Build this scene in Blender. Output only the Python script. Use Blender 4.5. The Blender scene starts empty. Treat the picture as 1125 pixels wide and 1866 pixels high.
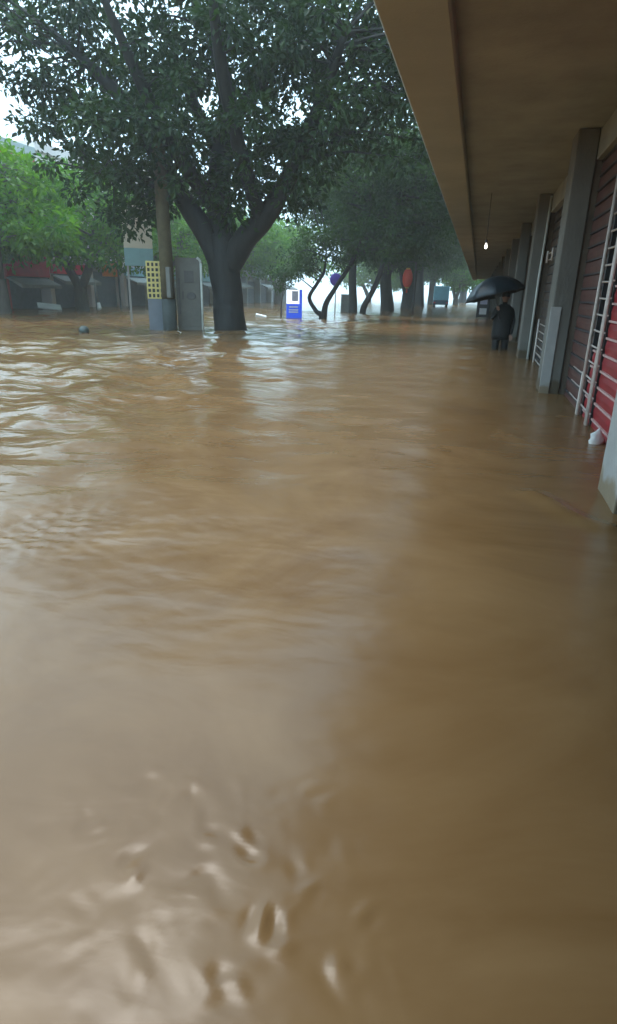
import bpy, math, random
import numpy as np
from mathutils import Vector, Matrix, Quaternion

# ------------------------------------------------------------------ camera, sky, sun, exposure
S = bpy.context.scene
COL = S.collection
R_ = math.radians
cam_d = bpy.data.cameras.new('camera')
cam = bpy.data.objects.new('camera', cam_d)
COL.objects.link(cam)
cam.matrix_world = Matrix(((0.966409, -0.106922, 0.233712, 0.0),
                           (0.256123, 0.325222, -0.910292, 0.0),
                           (0.021322, 0.939573, 0.341683, 1.25),
                           (0, 0, 0, 1)))
cam_d.sensor_fit = 'VERTICAL'
cam_d.sensor_height = 36.0
cam_d.lens = 36.0 * 1100 / 1866
cam_d.clip_start = 0.05
cam_d.clip_end = 3000
S.camera = cam

SUN_EL, SUN_AZ = R_(68), R_(-60)          # azimuth from +Y towards +X
world = bpy.data.worlds.new('World')
S.world = world
world.use_nodes = True
wn, wl = world.node_tree.nodes, world.node_tree.links
bg = wn['Background']
sky = wn.new('ShaderNodeTexSky')
sky.sky_type = 'NISHITA'
sky.sun_disc = False
sky.sun_elevation = SUN_EL
sky.sun_rotation = SUN_AZ
sky.air_density = 1.2
sky.dust_density = 4.0
sky.ozone_density = 1.0
mixw = wn.new('ShaderNodeMix')
mixw.data_type = 'RGBA'
mixw.inputs[0].default_value = 0.80
mixw.inputs[7].default_value = (6.3, 9.6, 11.8, 1)     # even rain cloud
wl.new(sky.outputs[0], mixw.inputs[6])
wl.new(mixw.outputs[2], bg.inputs[0])
bg.inputs[1].default_value = 0.112

sun_d = bpy.data.lights.new('sun', 'SUN')
sun_d.energy = 1.0
sun_d.angle = R_(32)
sun_d.color = (1.0, 0.97, 0.92)
sun = bpy.data.objects.new('sun', sun_d)
COL.objects.link(sun)
sd = Vector((math.sin(SUN_AZ) * math.cos(SUN_EL), math.cos(SUN_AZ) * math.cos(SUN_EL), math.sin(SUN_EL)))
sun.rotation_euler = sd.to_track_quat('Z', 'Y').to_euler()
sun.location = (-30, -10, 60)

S.view_settings.view_transform = 'Standard'
S.view_settings.look = 'None'
S.view_settings.gamma = 1.0
S.view_settings.use_curve_mapping = False
S.view_settings.exposure = 1.40
S.render.engine = 'CYCLES'
S.cycles.use_denoising = True
S.cycles.max_bounces = 8
S.cycles.diffuse_bounces = 4
S.cycles.glossy_bounces = 3
S.cycles.transmission_bounces = 4
S.cycles.volume_bounces = 1
S.cycles.transparent_max_bounces = 8
S.cycles.caustics_reflective = False
S.cycles.caustics_refractive = False

rng = np.random.default_rng(7)
random.seed(7)

# ------------------------------------------------------------------ materials
def nodes_of(m):
    m.use_nodes = True
    return m.node_tree.nodes, m.node_tree.links

def mat(name, c, rough=0.7, var=0.25, scale=3.0, bump=0.15, bscale=40.0, metal=0.0, spec=0.5, c2=None, stretch=(1, 1, 1), emit=None):
    m = bpy.data.materials.new(name)
    n, l = nodes_of(m)
    b = n['Principled BSDF']
    b.inputs['Roughness'].default_value = rough
    b.inputs['Metallic'].default_value = metal
    b.inputs['Specular IOR Level'].default_value = spec
    tc = n.new('ShaderNodeTexCoord')
    mp = n.new('ShaderNodeMapping')
    mp.inputs['Scale'].default_value = stretch
    l.new(tc.outputs['Object'], mp.inputs[0])
    nz = n.new('ShaderNodeTexNoise')
    nz.inputs['Scale'].default_value = scale
    nz.inputs['Detail'].default_value = 6
    nz.inputs['Roughness'].default_value = 0.62
    l.new(mp.outputs[0], nz.inputs['Vector'])
    cr = n.new('ShaderNodeValToRGB')
    cr.color_ramp.elements[0].position = 0.3
    cr.color_ramp.elements[1].position = 0.7
    d = c2 if c2 else tuple(x * (1 - var) for x in c)
    u = tuple(min(1, x * (1 + var * 0.6)) for x in c) if not c2 else c
    cr.color_ramp.elements[0].color = (*d, 1)
    cr.color_ramp.elements[1].color = (*u, 1)
    l.new(nz.outputs[0], cr.inputs[0])
    l.new(cr.outputs[0], b.inputs['Base Color'])
    if bump:
        nb = n.new('ShaderNodeTexNoise')
        nb.inputs['Scale'].default_value = bscale
        nb.inputs['Detail'].default_value = 4
        l.new(mp.outputs[0], nb.inputs['Vector'])
        bp = n.new('ShaderNodeBump')
        bp.inputs['Strength'].default_value = bump
        bp.inputs['Distance'].default_value = 0.02
        l.new(nb.outputs[0], bp.inputs['Height'])
        l.new(bp.outputs[0], b.inputs['Normal'])
    if emit:
        b.inputs['Emission Color'].default_value = (*c, 1)
        b.inputs['Emission Strength'].default_value = emit
    return m

def leaf_mat(name, dark, light, trans=0.35, old=None):
    m = bpy.data.materials.new(name)
    n, l = nodes_of(m)
    b = n['Principled BSDF']
    b.inputs['Roughness'].default_value = 0.5
    b.inputs['Specular IOR Level'].default_value = 0.28
    g = n.new('ShaderNodeNewGeometry')
    cr = n.new('ShaderNodeValToRGB')
    cr.color_ramp.elements[0].color = (*dark, 1)
    cr.color_ramp.elements[1].color = (*light, 1)
    tcl = n.new('ShaderNodeTexCoord')
    nzl = n.new('ShaderNodeTexNoise')
    nzl.inputs['Scale'].default_value = 0.55
    nzl.inputs['Detail'].default_value = 2
    l.new(tcl.outputs['Object'], nzl.inputs['Vector'])
    rp = n.new('ShaderNodeMapRange')
    rp.inputs['From Min'].default_value = 0.35
    rp.inputs['From Max'].default_value = 0.72
    l.new(nzl.outputs[0], rp.inputs[0])
    av = n.new('ShaderNodeMix')
    av.inputs[0].default_value = 0.55
    l.new(g.outputs['Random Per Island'], av.inputs[2])
    l.new(rp.outputs[0], av.inputs[3])
    l.new(av.outputs[0], cr.inputs[0])
    l.new(cr.outputs[0], b.inputs['Base Color'])
    t = n.new('ShaderNodeBsdfTranslucent')
    hs = n.new('ShaderNodeHueSaturation')
    hs.inputs['Saturation'].default_value = 1.15
    hs.inputs['Value'].default_value = 1.5
    l.new(cr.outputs[0], hs.inputs['Color'])
    l.new(hs.outputs[0], t.inputs[0])
    mx = n.new('ShaderNodeMixShader')
    mx.inputs[0].default_value = trans
    l.new(b.outputs[0], mx.inputs[1])
    l.new(t.outputs[0], mx.inputs[2])
    l.new(mx.outputs[0], n['Material Output'].inputs[0])
    return m

def water_mat():
    m = bpy.data.materials.new('muddy_flood_water')
    n, l = nodes_of(m)
    b = n['Principled BSDF']
    b.inputs['IOR'].default_value = 1.38
    b.inputs['Roughness'].default_value = 0.13
    tc = n.new('ShaderNodeTexCoord')
    nz = n.new('ShaderNodeTexNoise')
    nz.inputs['Scale'].default_value = 0.8
    nz.inputs['Detail'].default_value = 8
    nz.inputs['Roughness'].default_value = 0.6
    nz.inputs['Distortion'].default_value = 2.2
    l.new(tc.outputs['Object'], nz.inputs['Vector'])
    cr = n.new('ShaderNodeValToRGB')
    cr.color_ramp.elements[0].position = 0.3
    cr.color_ramp.elements[1].position = 0.75
    cr.color_ramp.elements[0].color = (0.140, 0.076, 0.029, 1)
    cr.color_ramp.elements[1].color = (0.205, 0.124, 0.057, 1)
    l.new(nz.outputs[0], cr.inputs[0])
    l.new(cr.outputs[0], b.inputs['Base Color'])
    # the current is livelier out in the street than under the arcade
    sx = n.new('ShaderNodeSeparateXYZ')
    l.new(tc.outputs['Object'], sx.inputs[0])
    lively = n.new('ShaderNodeMapRange')
    lively.interpolation_type = 'SMOOTHSTEP'
    lively.inputs['From Min'].default_value = -0.5
    lively.inputs['From Max'].default_value = -5.5
    lively.inputs['To Min'].default_value = 0.22
    lively.inputs['To Max'].default_value = 1.0
    l.new(sx.outputs[0], lively.inputs[0])
    # rain-pitted and churned under the arcade edge, smoother current in the street
    rg = n.new('ShaderNodeMapRange')
    rg.interpolation_type = 'SMOOTHSTEP'
    rg.inputs['From Min'].default_value = -1.0
    rg.inputs['From Max'].default_value = -5.0
    rg.inputs['To Min'].default_value = 0.25
    rg.inputs['To Max'].default_value = 0.14
    l.new(sx.outputs[0], rg.inputs[0])
    l.new(rg.outputs[0], b.inputs['Roughness'])
    # fine ripples, long across the current
    last = None
    for sc, st, dist in ((1.3, 0.6, 0.12), (4.2, 0.5, 0.036), (15.0, 0.25, 0.010)):
        mp = n.new('ShaderNodeMapping')
        mp.inputs['Rotation'].default_value = (0, 0, R_(-14))
        mp.inputs['Scale'].default_value = (0.55, 1.0, 1.0)
        l.new(tc.outputs['Object'], mp.inputs[0])
        r = n.new('ShaderNodeTexNoise')
        r.inputs['Scale'].default_value = sc
        r.inputs['Detail'].default_value = 3
        r.inputs['Distortion'].default_value = 0.6
        l.new(mp.outputs[0], r.inputs['Vector'])
        bp = n.new('ShaderNodeBump')
        bp.inputs['Distance'].default_value = dist
        ms = n.new('ShaderNodeMath'); ms.operation = 'MULTIPLY'
        ms.inputs[1].default_value = st
        l.new(lively.outputs[0], ms.inputs[0])
        l.new(ms.outputs[0], bp.inputs['Strength'])
        l.new(r.outputs[0], bp.inputs['Height'])
        if last:
            l.new(last.outputs[0], bp.inputs['Normal'])
        last = bp
    l.new(last.outputs[0], b.inputs['Normal'])
    return m

M = {}
M['water'] = water_mat()
M['asphalt'] = mat('asphalt', (0.05, 0.05, 0.05), 0.8)
M['paving'] = mat('paving', (0.28, 0.25, 0.22), 0.8)
M['earth'] = mat('earth', (0.2, 0.15, 0.1), 0.9)
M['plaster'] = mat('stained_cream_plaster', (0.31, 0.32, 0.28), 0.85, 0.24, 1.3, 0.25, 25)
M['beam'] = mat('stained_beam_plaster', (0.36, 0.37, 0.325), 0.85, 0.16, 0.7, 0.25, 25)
M['pillar'] = mat('grey_rendered_pillar', (0.175, 0.17, 0.15), 0.8, 0.22, 2.2, 0.3, 30, stretch=(1, 1, 0.5))
M['tile_white'] = mat('pale_glazed_tile', (0.42, 0.43, 0.42), 0.35, 0.12, 5, 0.1)
def tide(m, top):
    """silt left on the wet foot of a wall"""
    n, l = nodes_of(m)
    b = n['Principled BSDF']
    src = b.inputs['Base Color'].links[0].from_socket
    g = n.new('ShaderNodeNewGeometry'); sx = n.new('ShaderNodeSeparateXYZ')
    l.new(g.outputs['Position'], sx.inputs[0])
    nz = n.new('ShaderNodeTexNoise'); nz.inputs['Scale'].default_value = 5; nz.inputs['Detail'].default_value = 5
    l.new(g.outputs['Position'], nz.inputs['Vector'])
    ad = n.new('ShaderNodeMath'); ad.operation = 'MULTIPLY_ADD'; ad.inputs[1].default_value = -.35
    l.new(nz.outputs[0], ad.inputs[0]); l.new(sx.outputs[2], ad.inputs[2])
    mr = n.new('ShaderNodeMapRange')
    mr.inputs['From Min'].default_value = top - .19; mr.inputs['From Max'].default_value = top - .13
    mr.inputs['To Min'].default_value = 1; mr.inputs['To Max'].default_value = 0
    l.new(ad.outputs[0], mr.inputs[0])
    mx = n.new('ShaderNodeMix'); mx.data_type = 'RGBA'; mx.blend_type = 'MULTIPLY'
    mx.inputs[7].default_value = (.66, .53, .38, 1)
    l.new(mr.outputs[0], mx.inputs[0]); l.new(src, mx.inputs[6]); l.new(mx.outputs[2], b.inputs['Base Color'])
tide(M['pillar'], .15)
tide(M['tile_white'], .12)
M['unseen_upper_wall'] = mat('unseen_wall_finish', (0.50, 0.46, 0.38), 0.85)
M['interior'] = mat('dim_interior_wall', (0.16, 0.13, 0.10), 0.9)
M['red_slat'] = mat('red_painted_steel', (0.34, 0.022, 0.03), 0.42, 0.25, 2.0, 0.08, 60, stretch=(1, 0.6, 3))
M['rust_slat'] = mat('rust_brown_steel', (0.115, 0.05, 0.04), 0.55, 0.3, 3.0, 0.1, 60)
M['brown_slat'] = mat('dark_brown_steel', (0.09, 0.065, 0.05), 0.55, 0.3, 3.0, 0.1, 60)
M['pale_bar'] = mat('chalky_white_steel', (0.62, 0.55, 0.50), 0.45, 0.2, 9.0, 0.1)
M['pink_edge'] = mat('pale_pink_edge', (0.60, 0.40, 0.37), 0.5, 0.25, 12.0, 0.1)  # pale pinkish strip along each slat joint
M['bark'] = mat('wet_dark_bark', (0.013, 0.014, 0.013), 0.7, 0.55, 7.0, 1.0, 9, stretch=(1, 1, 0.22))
M['bark2'] = mat('wet_grey_bark', (0.085, 0.075, 0.062), 0.75, 0.45, 6.0, 0.8, 16, stretch=(1, 1, 0.25))
M['leaf_dark'] = leaf_mat('ficus_leaf', (0.005, 0.021, 0.009), (0.042, 0.088, 0.017), 0.24)
M['leaf_mid'] = leaf_mat('street_tree_leaf', (0.010, 0.040, 0.010), (0.052, 0.112, 0.016), 0.28)
M['leaf_light'] = leaf_mat('bright_green_leaf', (0.034, 0.110, 0.020), (0.155, 0.290, 0.042), 0.44)
M['cab'] = mat('grey_painted_cabinet', (0.145, 0.145, 0.13), 0.55, 0.18, 3.0, 0.08)
M['cab_dark'] = mat('dark_grey_print', (0.10, 0.10, 0.10), 0.55)
M['cab_rim'] = mat('pale_steel_rim', (0.62, 0.66, 0.62), 0.4)
M['blue_grey'] = mat('blue_grey_board', (0.17, 0.19, 0.22), 0.55, 0.12)
M['yellow'] = mat('yellow_print', (0.72, 0.60, 0.22), 0.55, 0.08)
M['black'] = mat('black_print', (0.03, 0.03, 0.025), 0.6)
M['pole'] = mat('olive_stained_concrete', (0.095, 0.076, 0.036), 0.85, 0.35, 3.0, 0.3)
M['pole_base'] = mat('dark_painted_base', (0.045, 0.055, 0.052), 0.7)
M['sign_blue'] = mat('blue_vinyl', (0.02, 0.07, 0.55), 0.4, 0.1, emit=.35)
M['sign_white'] = mat('white_acrylic', (0.78, 0.80, 0.82), 0.35, 0.05)
M['lit_white'] = mat('backlit_acrylic', (0.78, 0.82, 0.88), 0.35, 0.05, emit=.5)
M['sign_lav'] = mat('faded_lavender_print', (0.55, 0.56, 0.72), 0.4, 0.15)
M['purple'] = mat('violet_blue_sign', (0.10, 0.05, 0.40), 0.4, 0.1)
M['steel'] = mat('galvanised_steel', (0.35, 0.36, 0.36), 0.45, 0.2, metal=0.3)
M['dark_steel'] = mat('dark_steel', (0.05, 0.05, 0.055), 0.5)
M['lantern'] = mat('red_lantern_cloth', (0.60, 0.06, 0.03), 0.6, 0.15)
M['gold'] = mat('gold_trim', (0.6, 0.36, 0.08), 0.4)
M['pink_wall'] = mat('pale_pink_wall_tile', (0.74, 0.64, 0.61), 0.7, 0.1, 0.6)
M['grey_wall'] = mat('grey_wall_tile', (0.40, 0.43, 0.43), 0.7, 0.12, 0.6)
M['cream_wall'] = mat('cream_wall_tile', (0.60, 0.54, 0.42), 0.7, 0.1, 0.6)
M['brick_red'] = mat('dull_red_wall', (0.40, 0.06, 0.06), 0.7, 0.2)
M['sign_red'] = mat('red_sign_board', (0.55, 0.02, 0.04), 0.5, 0.15)
M['sign_orange'] = mat('orange_sign_board', (0.80, 0.24, 0.05), 0.5, 0.1)
M['sign_teal'] = mat('faded_teal_board', (0.22, 0.38, 0.40), 0.5, 0.1)
M['awning'] = mat('weathered_grey_awning', (0.27, 0.27, 0.26), 0.7, 0.2)
M['shutter'] = mat('slate_grey_shutter', (0.13, 0.145, 0.16), 0.5, 0.2)
M['glass'] = mat('dark_window_glass', (0.05, 0.065, 0.07), 0.08, 0.2, bump=0)
M['frame'] = mat('aluminium_frame', (0.5, 0.5, 0.48), 0.4)
M['cloth'] = mat('black_wet_cloth', (0.009, 0.010, 0.010), 0.7, 0.3)
M['trousers'] = mat('dark_wet_trousers', (0.012, 0.013, 0.015), 0.6, 0.3)
M['skin'] = mat('skin', (0.36, 0.21, 0.15), 0.5, 0.1)
M['hair'] = mat('black_hair', (0.010, 0.009, 0.008), 0.5)
M['umbrella'] = mat('dark_navy_umbrella_cloth', (0.014, 0.022, 0.030), 0.38, 0.2)
M['foam'] = mat('white_foam_plastic', (0.75, 0.76, 0.74), 0.6, 0.08)
M['ball'] = mat('dark_green_plastic', (0.045, 0.065, 0.060), 0.45)
M['truck_blue'] = mat('sky_blue_truck_paint', (0.20, 0.48, 0.62), 0.35, 0.08, bump=0)
M['truck_dark'] = mat('dark_blue_truck_paint', (0.03, 0.09, 0.16), 0.35, 0.08, bump=0)
M['tyre'] = mat('tyre_rubber', (0.02, 0.02, 0.02), 0.85)
M['bulb'] = mat('lit_bulb', (1.0, 0.97, 0.85), 0.3, 0.0, bump=0, emit=2.0)
M['droplet'] = mat('muddy_droplet', (0.36, 0.27, 0.18), 0.05, 0.1, bump=0)

# ------------------------------------------------------------------ mesh helpers
class MB:
    def __init__(self):
        self.v, self.f, self.smooth = [], [], []
    def add(self, vs, fs, smooth=False):
        o = len(self.v)
        self.v += [tuple(p) for p in vs]
        self.f += [tuple(i + o for i in f) for f in fs]
        self.smooth += [smooth] * len(fs)
        return self
    def box(self, x0, x1, y0, y1, z0, z1, bev=0.0):
        if bev <= 0:
            vs = [(x, y, z) for z in (z0, z1) for x, y in ((x0, y0), (x1, y0), (x1, y1), (x0, y1))]
            fs = [(3, 2, 1, 0), (4, 5, 6, 7), (0, 1, 5, 4), (1, 2, 6, 5), (2, 3, 7, 6), (3, 0, 4, 7)]
            return self.add(vs, fs)
        b = bev
        def ring(z, i):
            return [(x0 + i, y0 + b, z), (x0 + b, y0 + i, z), (x1 - b, y0 + i, z), (x1 - i, y0 + b, z),
                    (x1 - i, y1 - b, z), (x1 - b, y1 - i, z), (x0 + b, y1 - i, z), (x0 + i, y1 - b, z)]
        vs = []
        for z, i in ((z0, b * .9), (z0 + b, 0), (z1 - b, 0), (z1, b * .9)):
            vs += ring(z, i)
        fs = [tuple(range(7, -1, -1)), tuple(range(24, 32))]
        for k in range(3):
            for j in range(8):
                fs.append((k * 8 + j, k * 8 + (j + 1) % 8, k * 8 + 8 + (j + 1) % 8, k * 8 + 8 + j))
        return self.add(vs, fs)
    def tube(self, pts, rad, seg=10, cap=True, jitter=0.0):
        pts = [Vector(p) for p in pts]
        if not hasattr(rad, '__len__'):
            rad = [rad] * len(pts)
        vs, fs = [], []
        t0 = (pts[1] - pts[0]).normalized()
        a = t0.orthogonal().normalized()
        for i, p in enumerate(pts):
            t = (pts[min(i + 1, len(pts) - 1)] - pts[max(i - 1, 0)]).normalized()
            a = (a - t * a.dot(t)).normalized()
            b = t.cross(a)
            for k in range(seg):
                th = 2 * math.pi * k / seg
                r = rad[i] * (1 + jitter * (math.sin(3 * th + i * .9) * .6 + math.sin(5 * th - i * .5) * .4))
                vs.append(p + (a * math.cos(th) + b * math.sin(th)) * r)
        for i in range(len(pts) - 1):
            for k in range(seg):
                fs.append((i * seg + k, i * seg + (k + 1) % seg, (i + 1) * seg + (k + 1) % seg, (i + 1) * seg + k))
        if cap:
            fs.append(tuple(range(seg - 1, -1, -1)))
            fs.append(tuple((len(pts) - 1) * seg + k for k in range(seg)))
        return self.add(vs, fs, True)
    def lathe(self, prof, c=(0, 0, 0), seg=20):
        vs, fs = [], []
        for r, z in prof:
            for k in range(seg):
                th = 2 * math.pi * k / seg
                vs.append((c[0] + r * math.cos(th), c[1] + r * math.sin(th), c[2] + z))
        n = len(prof)
        for i in range(n - 1):
            for k in range(seg):
                fs.append((i * seg + k, i * seg + (k + 1) % seg, (i + 1) * seg + (k + 1) % seg, (i + 1) * seg + k))
        fs.append(tuple(range(seg - 1, -1, -1)))
        fs.append(tuple((n - 1) * seg + k for k in range(seg)))
        return self.add(vs, fs, True)
    def mesh(self, name, m=None):
        me = bpy.data.meshes.new(name)
        me.from_pydata(self.v, [], self.f)
        me.polygons.foreach_set('use_smooth', self.smooth)
        if m:
            me.materials.append(M[m])
        me.update()
        return me
    def build(self, name, m, parent=None, loc=None, rz=None):
        return link(name, self.mesh(name, m), parent, loc, rz)

def link(name, me, parent=None, loc=None, rz=None):
    o = bpy.data.objects.new(name, me)
    COL.objects.link(o)
    if parent is not None:
        o.parent = parent
    if loc is not None:
        o.location = loc
    if rz is not None:
        o.rotation_euler = (0, 0, rz)
    return o

def tag(o, label=None, cat=None, group=None, kind=None):
    if label: o['label'] = label
    if cat: o['category'] = cat
    if group: o['group'] = group
    if kind: o['kind'] = kind
    return o

def thing(name, label, cat, loc=(0, 0, 0), rz=0.0, group=None):
    e = bpy.data.objects.new(name, None)
    e.empty_display_size = 0.2
    COL.objects.link(e)
    e.location = loc
    e.rotation_euler = (0, 0, rz)
    return tag(e, label, cat, group)

def bx(name, m, parent, x0, x1, y0, y1, z0, z1, bev=0.0):
    return MB().box(x0, x1, y0, y1, z0, z1, bev).build(name, m, parent)

# ------------------------------------------------------------------ ground under the flood
g = MB().box(-900, 900, -900, 900, -1.6, -0.8).build('ground', 'earth'); tag(g, kind='structure')
g = MB().box(-21, -9.6, -40, 300, -0.79, -0.60).build('road', 'asphalt'); tag(g, kind='structure')
g = MB().box(-9.6, 8, -40, 300, -0.79, -0.42, 0.02).build('pavement', 'paving'); tag(g, kind='structure')
g = MB().box(-40, -21, -40, 300, -0.79, -0.45, 0.02).build('pavement', 'paving'); tag(g, kind='structure')

# ------------------------------------------------------------------ flood water: one graded, wavy sheet
def graded(lo, hi, klo, khi, mn=0.010):
    def side(lim, k):
        out, p = [], 0.0
        while p < lim:
            kk = k if p < 45 else 0.06
            p += max(mn, kk * (p - 0.2))
            out.append(p)
        return out
    return np.array([-p for p in reversed(side(-lo, klo))] + [0.0] + side(hi, khi))

def build_water():
    X = graded(-420, 420, 0.0125, 0.05) - 0.25
    Y = graded(-60, 700, 0.08, 0.0115) + 0.75
    dX = np.gradient(X)
    dY = np.gradient(Y)
    XX, YY = np.meshgrid(X, Y)
    sp = np.maximum(*np.meshgrid(dX, dY))
    Z = np.zeros_like(XX)
    street = 1 / (1 + np.exp((XX + 3.0) / 0.9))            # livelier out in the street than under the arcade
    for i in range(64):
        lam = 0.10 * (22.0 ** rng.random())
        th = R_(-100) + rng.normal() * 0.75
        k = 2 * math.pi / lam
        ph = rng.random() * 6.28
        steep = 0.0085 * (0.6 + rng.random()) * (1.3 if lam < .5 else 2.2)
        amp = steep / k
        loc = 0.55 + 0.45 * np.sin(XX * (0.35 + .8 * rng.random()) + YY * (0.3 + .6 * rng.random()) + ph)
        fade = np.clip((lam / sp - 2.4) / 2.0, 0, 1)
        Z += amp * np.sin(k * (math.cos(th) * XX + math.sin(th) * YY) + ph + 0.6 * np.sin(YY * 1.3 + i) + 0.5 * np.sin(XX * 1.7 + i)) * loc * fade * (0.26 + 2.3 * street)
    # wading splash in front of the photographer
    def lump(cx, cy, r):
        return np.exp(-(((XX - cx) ** 2 + (YY - cy) ** 2) / r ** 2))
    env = lump(-0.46, 0.92, 0.26) + 1.1 * lump(-0.35, 0.78, 0.10) + 0.7 * lump(-0.12, 0.84, 0.13) + 0.4 * lump(-.62, 1.05, .2)
    ch = np.zeros_like(XX)
    for i in range(34):
        lam = 0.035 + 0.10 * rng.random() ** 1.5
        th = rng.random() * 6.28
        ch += lam * np.sin(2 * math.pi / lam * (math.cos(th) * XX + math.sin(th) * YY) + rng.random() * 6.28)
    # broken, wandering ripple crests
    wx = XX + 0.035 * np.sin(YY * 17 + 1.1 * np.sin(XX * 13)) + 0.012 * np.sin(YY * 41 + 2)
    wy = YY + 0.030 * np.sin(XX * 15 + 1.3 * np.sin(YY * 12)) + 0.010 * np.sin(XX * 47 + 1)
    n1 = np.zeros_like(XX); n2 = np.zeros_like(XX)
    for i in range(14):
        lam = 0.085 + 0.16 * rng.random(); th = rng.normal() * .9 + 1.2
        n1 += np.sin(2 * math.pi / lam * (math.cos(th) * wx * .8 + math.sin(th) * wy) + rng.random() * 6.28)
        lam = 0.07 + 0.20 * rng.random(); th = rng.random() * 6.28
        n2 += np.sin(2 * math.pi / lam * (math.cos(th) * wx + math.sin(th) * wy) + rng.random() * 6.28)
    n1 /= 2.6; n2 /= 2.6
    crest = np.exp(-(n1 / .42) ** 2) * np.clip(.15 + n2, 0, 1.6)
    fine = np.zeros_like(XX)
    for i in range(26):
        lam = 0.055 + 0.05 * rng.random(); th = rng.random() * 6.28
        fine += lam / 6.28 * np.sin(2 * math.pi / lam * (math.cos(th) * wx + math.sin(th) * wy) + rng.random() * 6.28)
    n3 = np.zeros_like(XX)
    for i in range(10):
        lam = 0.09 + 0.10 * rng.random(); th = rng.random() * 6.28
        n3 += np.sin(2 * math.pi / lam * (math.cos(th) * XX + math.sin(th) * YY) + rng.random() * 6.28)
    blot = np.clip(.18 + .30 * n3, 0, 1.1)
    Z += np.minimum(env, 1.0) * (0.0010 * crest + fine * .045 * blot + 0.0008 * n1)
    # bow wave off the near pillar
    px = np.array([.50, .58, .66, .74, .86]); py = np.array([4.12, 4.02, 3.82, 3.70, 3.60])
    d = np.full_like(XX, 9.0)
    for a in np.linspace(0, 4, 41):
        i = min(int(a), 3); t = a - i
        d = np.minimum(d, np.hypot(XX - (px[i] + t * (px[i + 1] - px[i])), YY - (py[i] + t * (py[i + 1] - py[i]))))
    Z += 0.030 * np.exp(-(d / .085) ** 2)
    d = np.hypot((XX + 2.16) / 1.5, YY - 2.65)
    Z += lump(-2.16, 2.65, .35) * ch * 0.010
    ny, nx = XX.shape
    co = np.stack([XX, YY, Z], -1).reshape(-1, 3)
    idx = np.arange(nx * ny).reshape(ny, nx)
    q = np.stack([idx[:-1, :-1], idx[:-1, 1:], idx[1:, 1:], idx[1:, :-1]], -1).reshape(-1, 4)
    me = np_mesh('water', co, q, True)
    me.materials.append(M['water'])
    return tag(link('water', me), kind='structure')

def np_mesh(name, co, q, smooth=False):
    me = bpy.data.meshes.new(name)
    n = q.shape[1]
    me.vertices.add(len(co)); me.loops.add(q.size); me.polygons.add(len(q))
    me.vertices.foreach_set('co', np.ascontiguousarray(co, dtype=np.float32).ravel())
    me.loops.foreach_set('vertex_index', np.ascontiguousarray(q, dtype=np.int32).ravel())
    me.polygons.foreach_set('loop_start', np.arange(0, q.size, n, dtype=np.int32))
    me.polygons.foreach_set('use_smooth', np.full(len(q), smooth))
    me.update(calc_edges=True)
    return me
build_water()

# ------------------------------------------------------------------ the arcaded shop building on the right
YB0, YB1 = -17.5, 82.0  # runs on unseen behind the camera, lengthened to keep light out
PITCH, PY0 = 5.16, 3.885
CEIL = 3.20
bld = thing('shop_building', 'cream arcaded shop building with grey pillars over the flooded walkway', 'building', (0, 0, 0))
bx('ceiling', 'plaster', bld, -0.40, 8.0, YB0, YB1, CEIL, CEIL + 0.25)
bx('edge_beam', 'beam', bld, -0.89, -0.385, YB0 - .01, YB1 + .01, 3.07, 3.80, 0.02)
bx('unseen_upper_wall', 'unseen_upper_wall', bld, -0.86, 8.0, YB0, YB1, 3.803, 13.0)  # unseen upper storeys, added as mass to block the sky
bx('slab_edge', 'unseen_upper_wall', bld, -0.38, 7.99, YB0 + .01, YB1 - .01, CEIL + 0.253, 3.80)
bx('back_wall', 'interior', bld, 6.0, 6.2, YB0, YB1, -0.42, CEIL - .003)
bx('lintel', 'plaster', bld, 1.225, 1.50, YB0, YB1, 2.86, CEIL - .003, 0.01)
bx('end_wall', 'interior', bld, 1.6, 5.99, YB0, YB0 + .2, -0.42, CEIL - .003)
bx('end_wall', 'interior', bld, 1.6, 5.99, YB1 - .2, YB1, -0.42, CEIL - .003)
pill_me = MB().box(0.97, 1.22, 0, 0.56, -0.42, CEIL - .004, 0.012).mesh('pillar', 'pillar')
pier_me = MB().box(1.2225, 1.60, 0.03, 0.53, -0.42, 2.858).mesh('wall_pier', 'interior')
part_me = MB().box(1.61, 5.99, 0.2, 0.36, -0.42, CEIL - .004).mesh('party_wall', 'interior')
k = -4
pys = []
while PY0 + k * PITCH < YB1 - 1:
    y = PY0 + k * PITCH
    if y > YB0:
        link('pillar', pill_me, bld, (0, y - 0.0, 0))
        link('wall_pier', pier_me, bld, (0, y, 0))
        link('party_wall', part_me, bld, (0, y, 0))
        pys.append(y)
    k += 1
# pale tiled strip on the second pillar's near face, up to chest height
tl = bx('tile_panel', 'tile_white', bld, 0.955, 1.085, 9.028, 9.046, -0.40, 1.14, 0.004)
tl['label'] = 'pale tiled strip on lower face of pillar'
bx('tile_panel', 'tile_white', bld, 0.953, 0.9685, 3.90, 4.43, -0.40, 1.20, 0.004)['label'] = 'pale tiled dado on nearest pillar'
# conduit down from the ceiling
MB().tube([(1.20, 14.17, 3.15), (1.17, 14.17, 1.6), (1.17, 14.17, -0.4)], 0.025, 8).build('conduit', 'cab_rim', bld)

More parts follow.
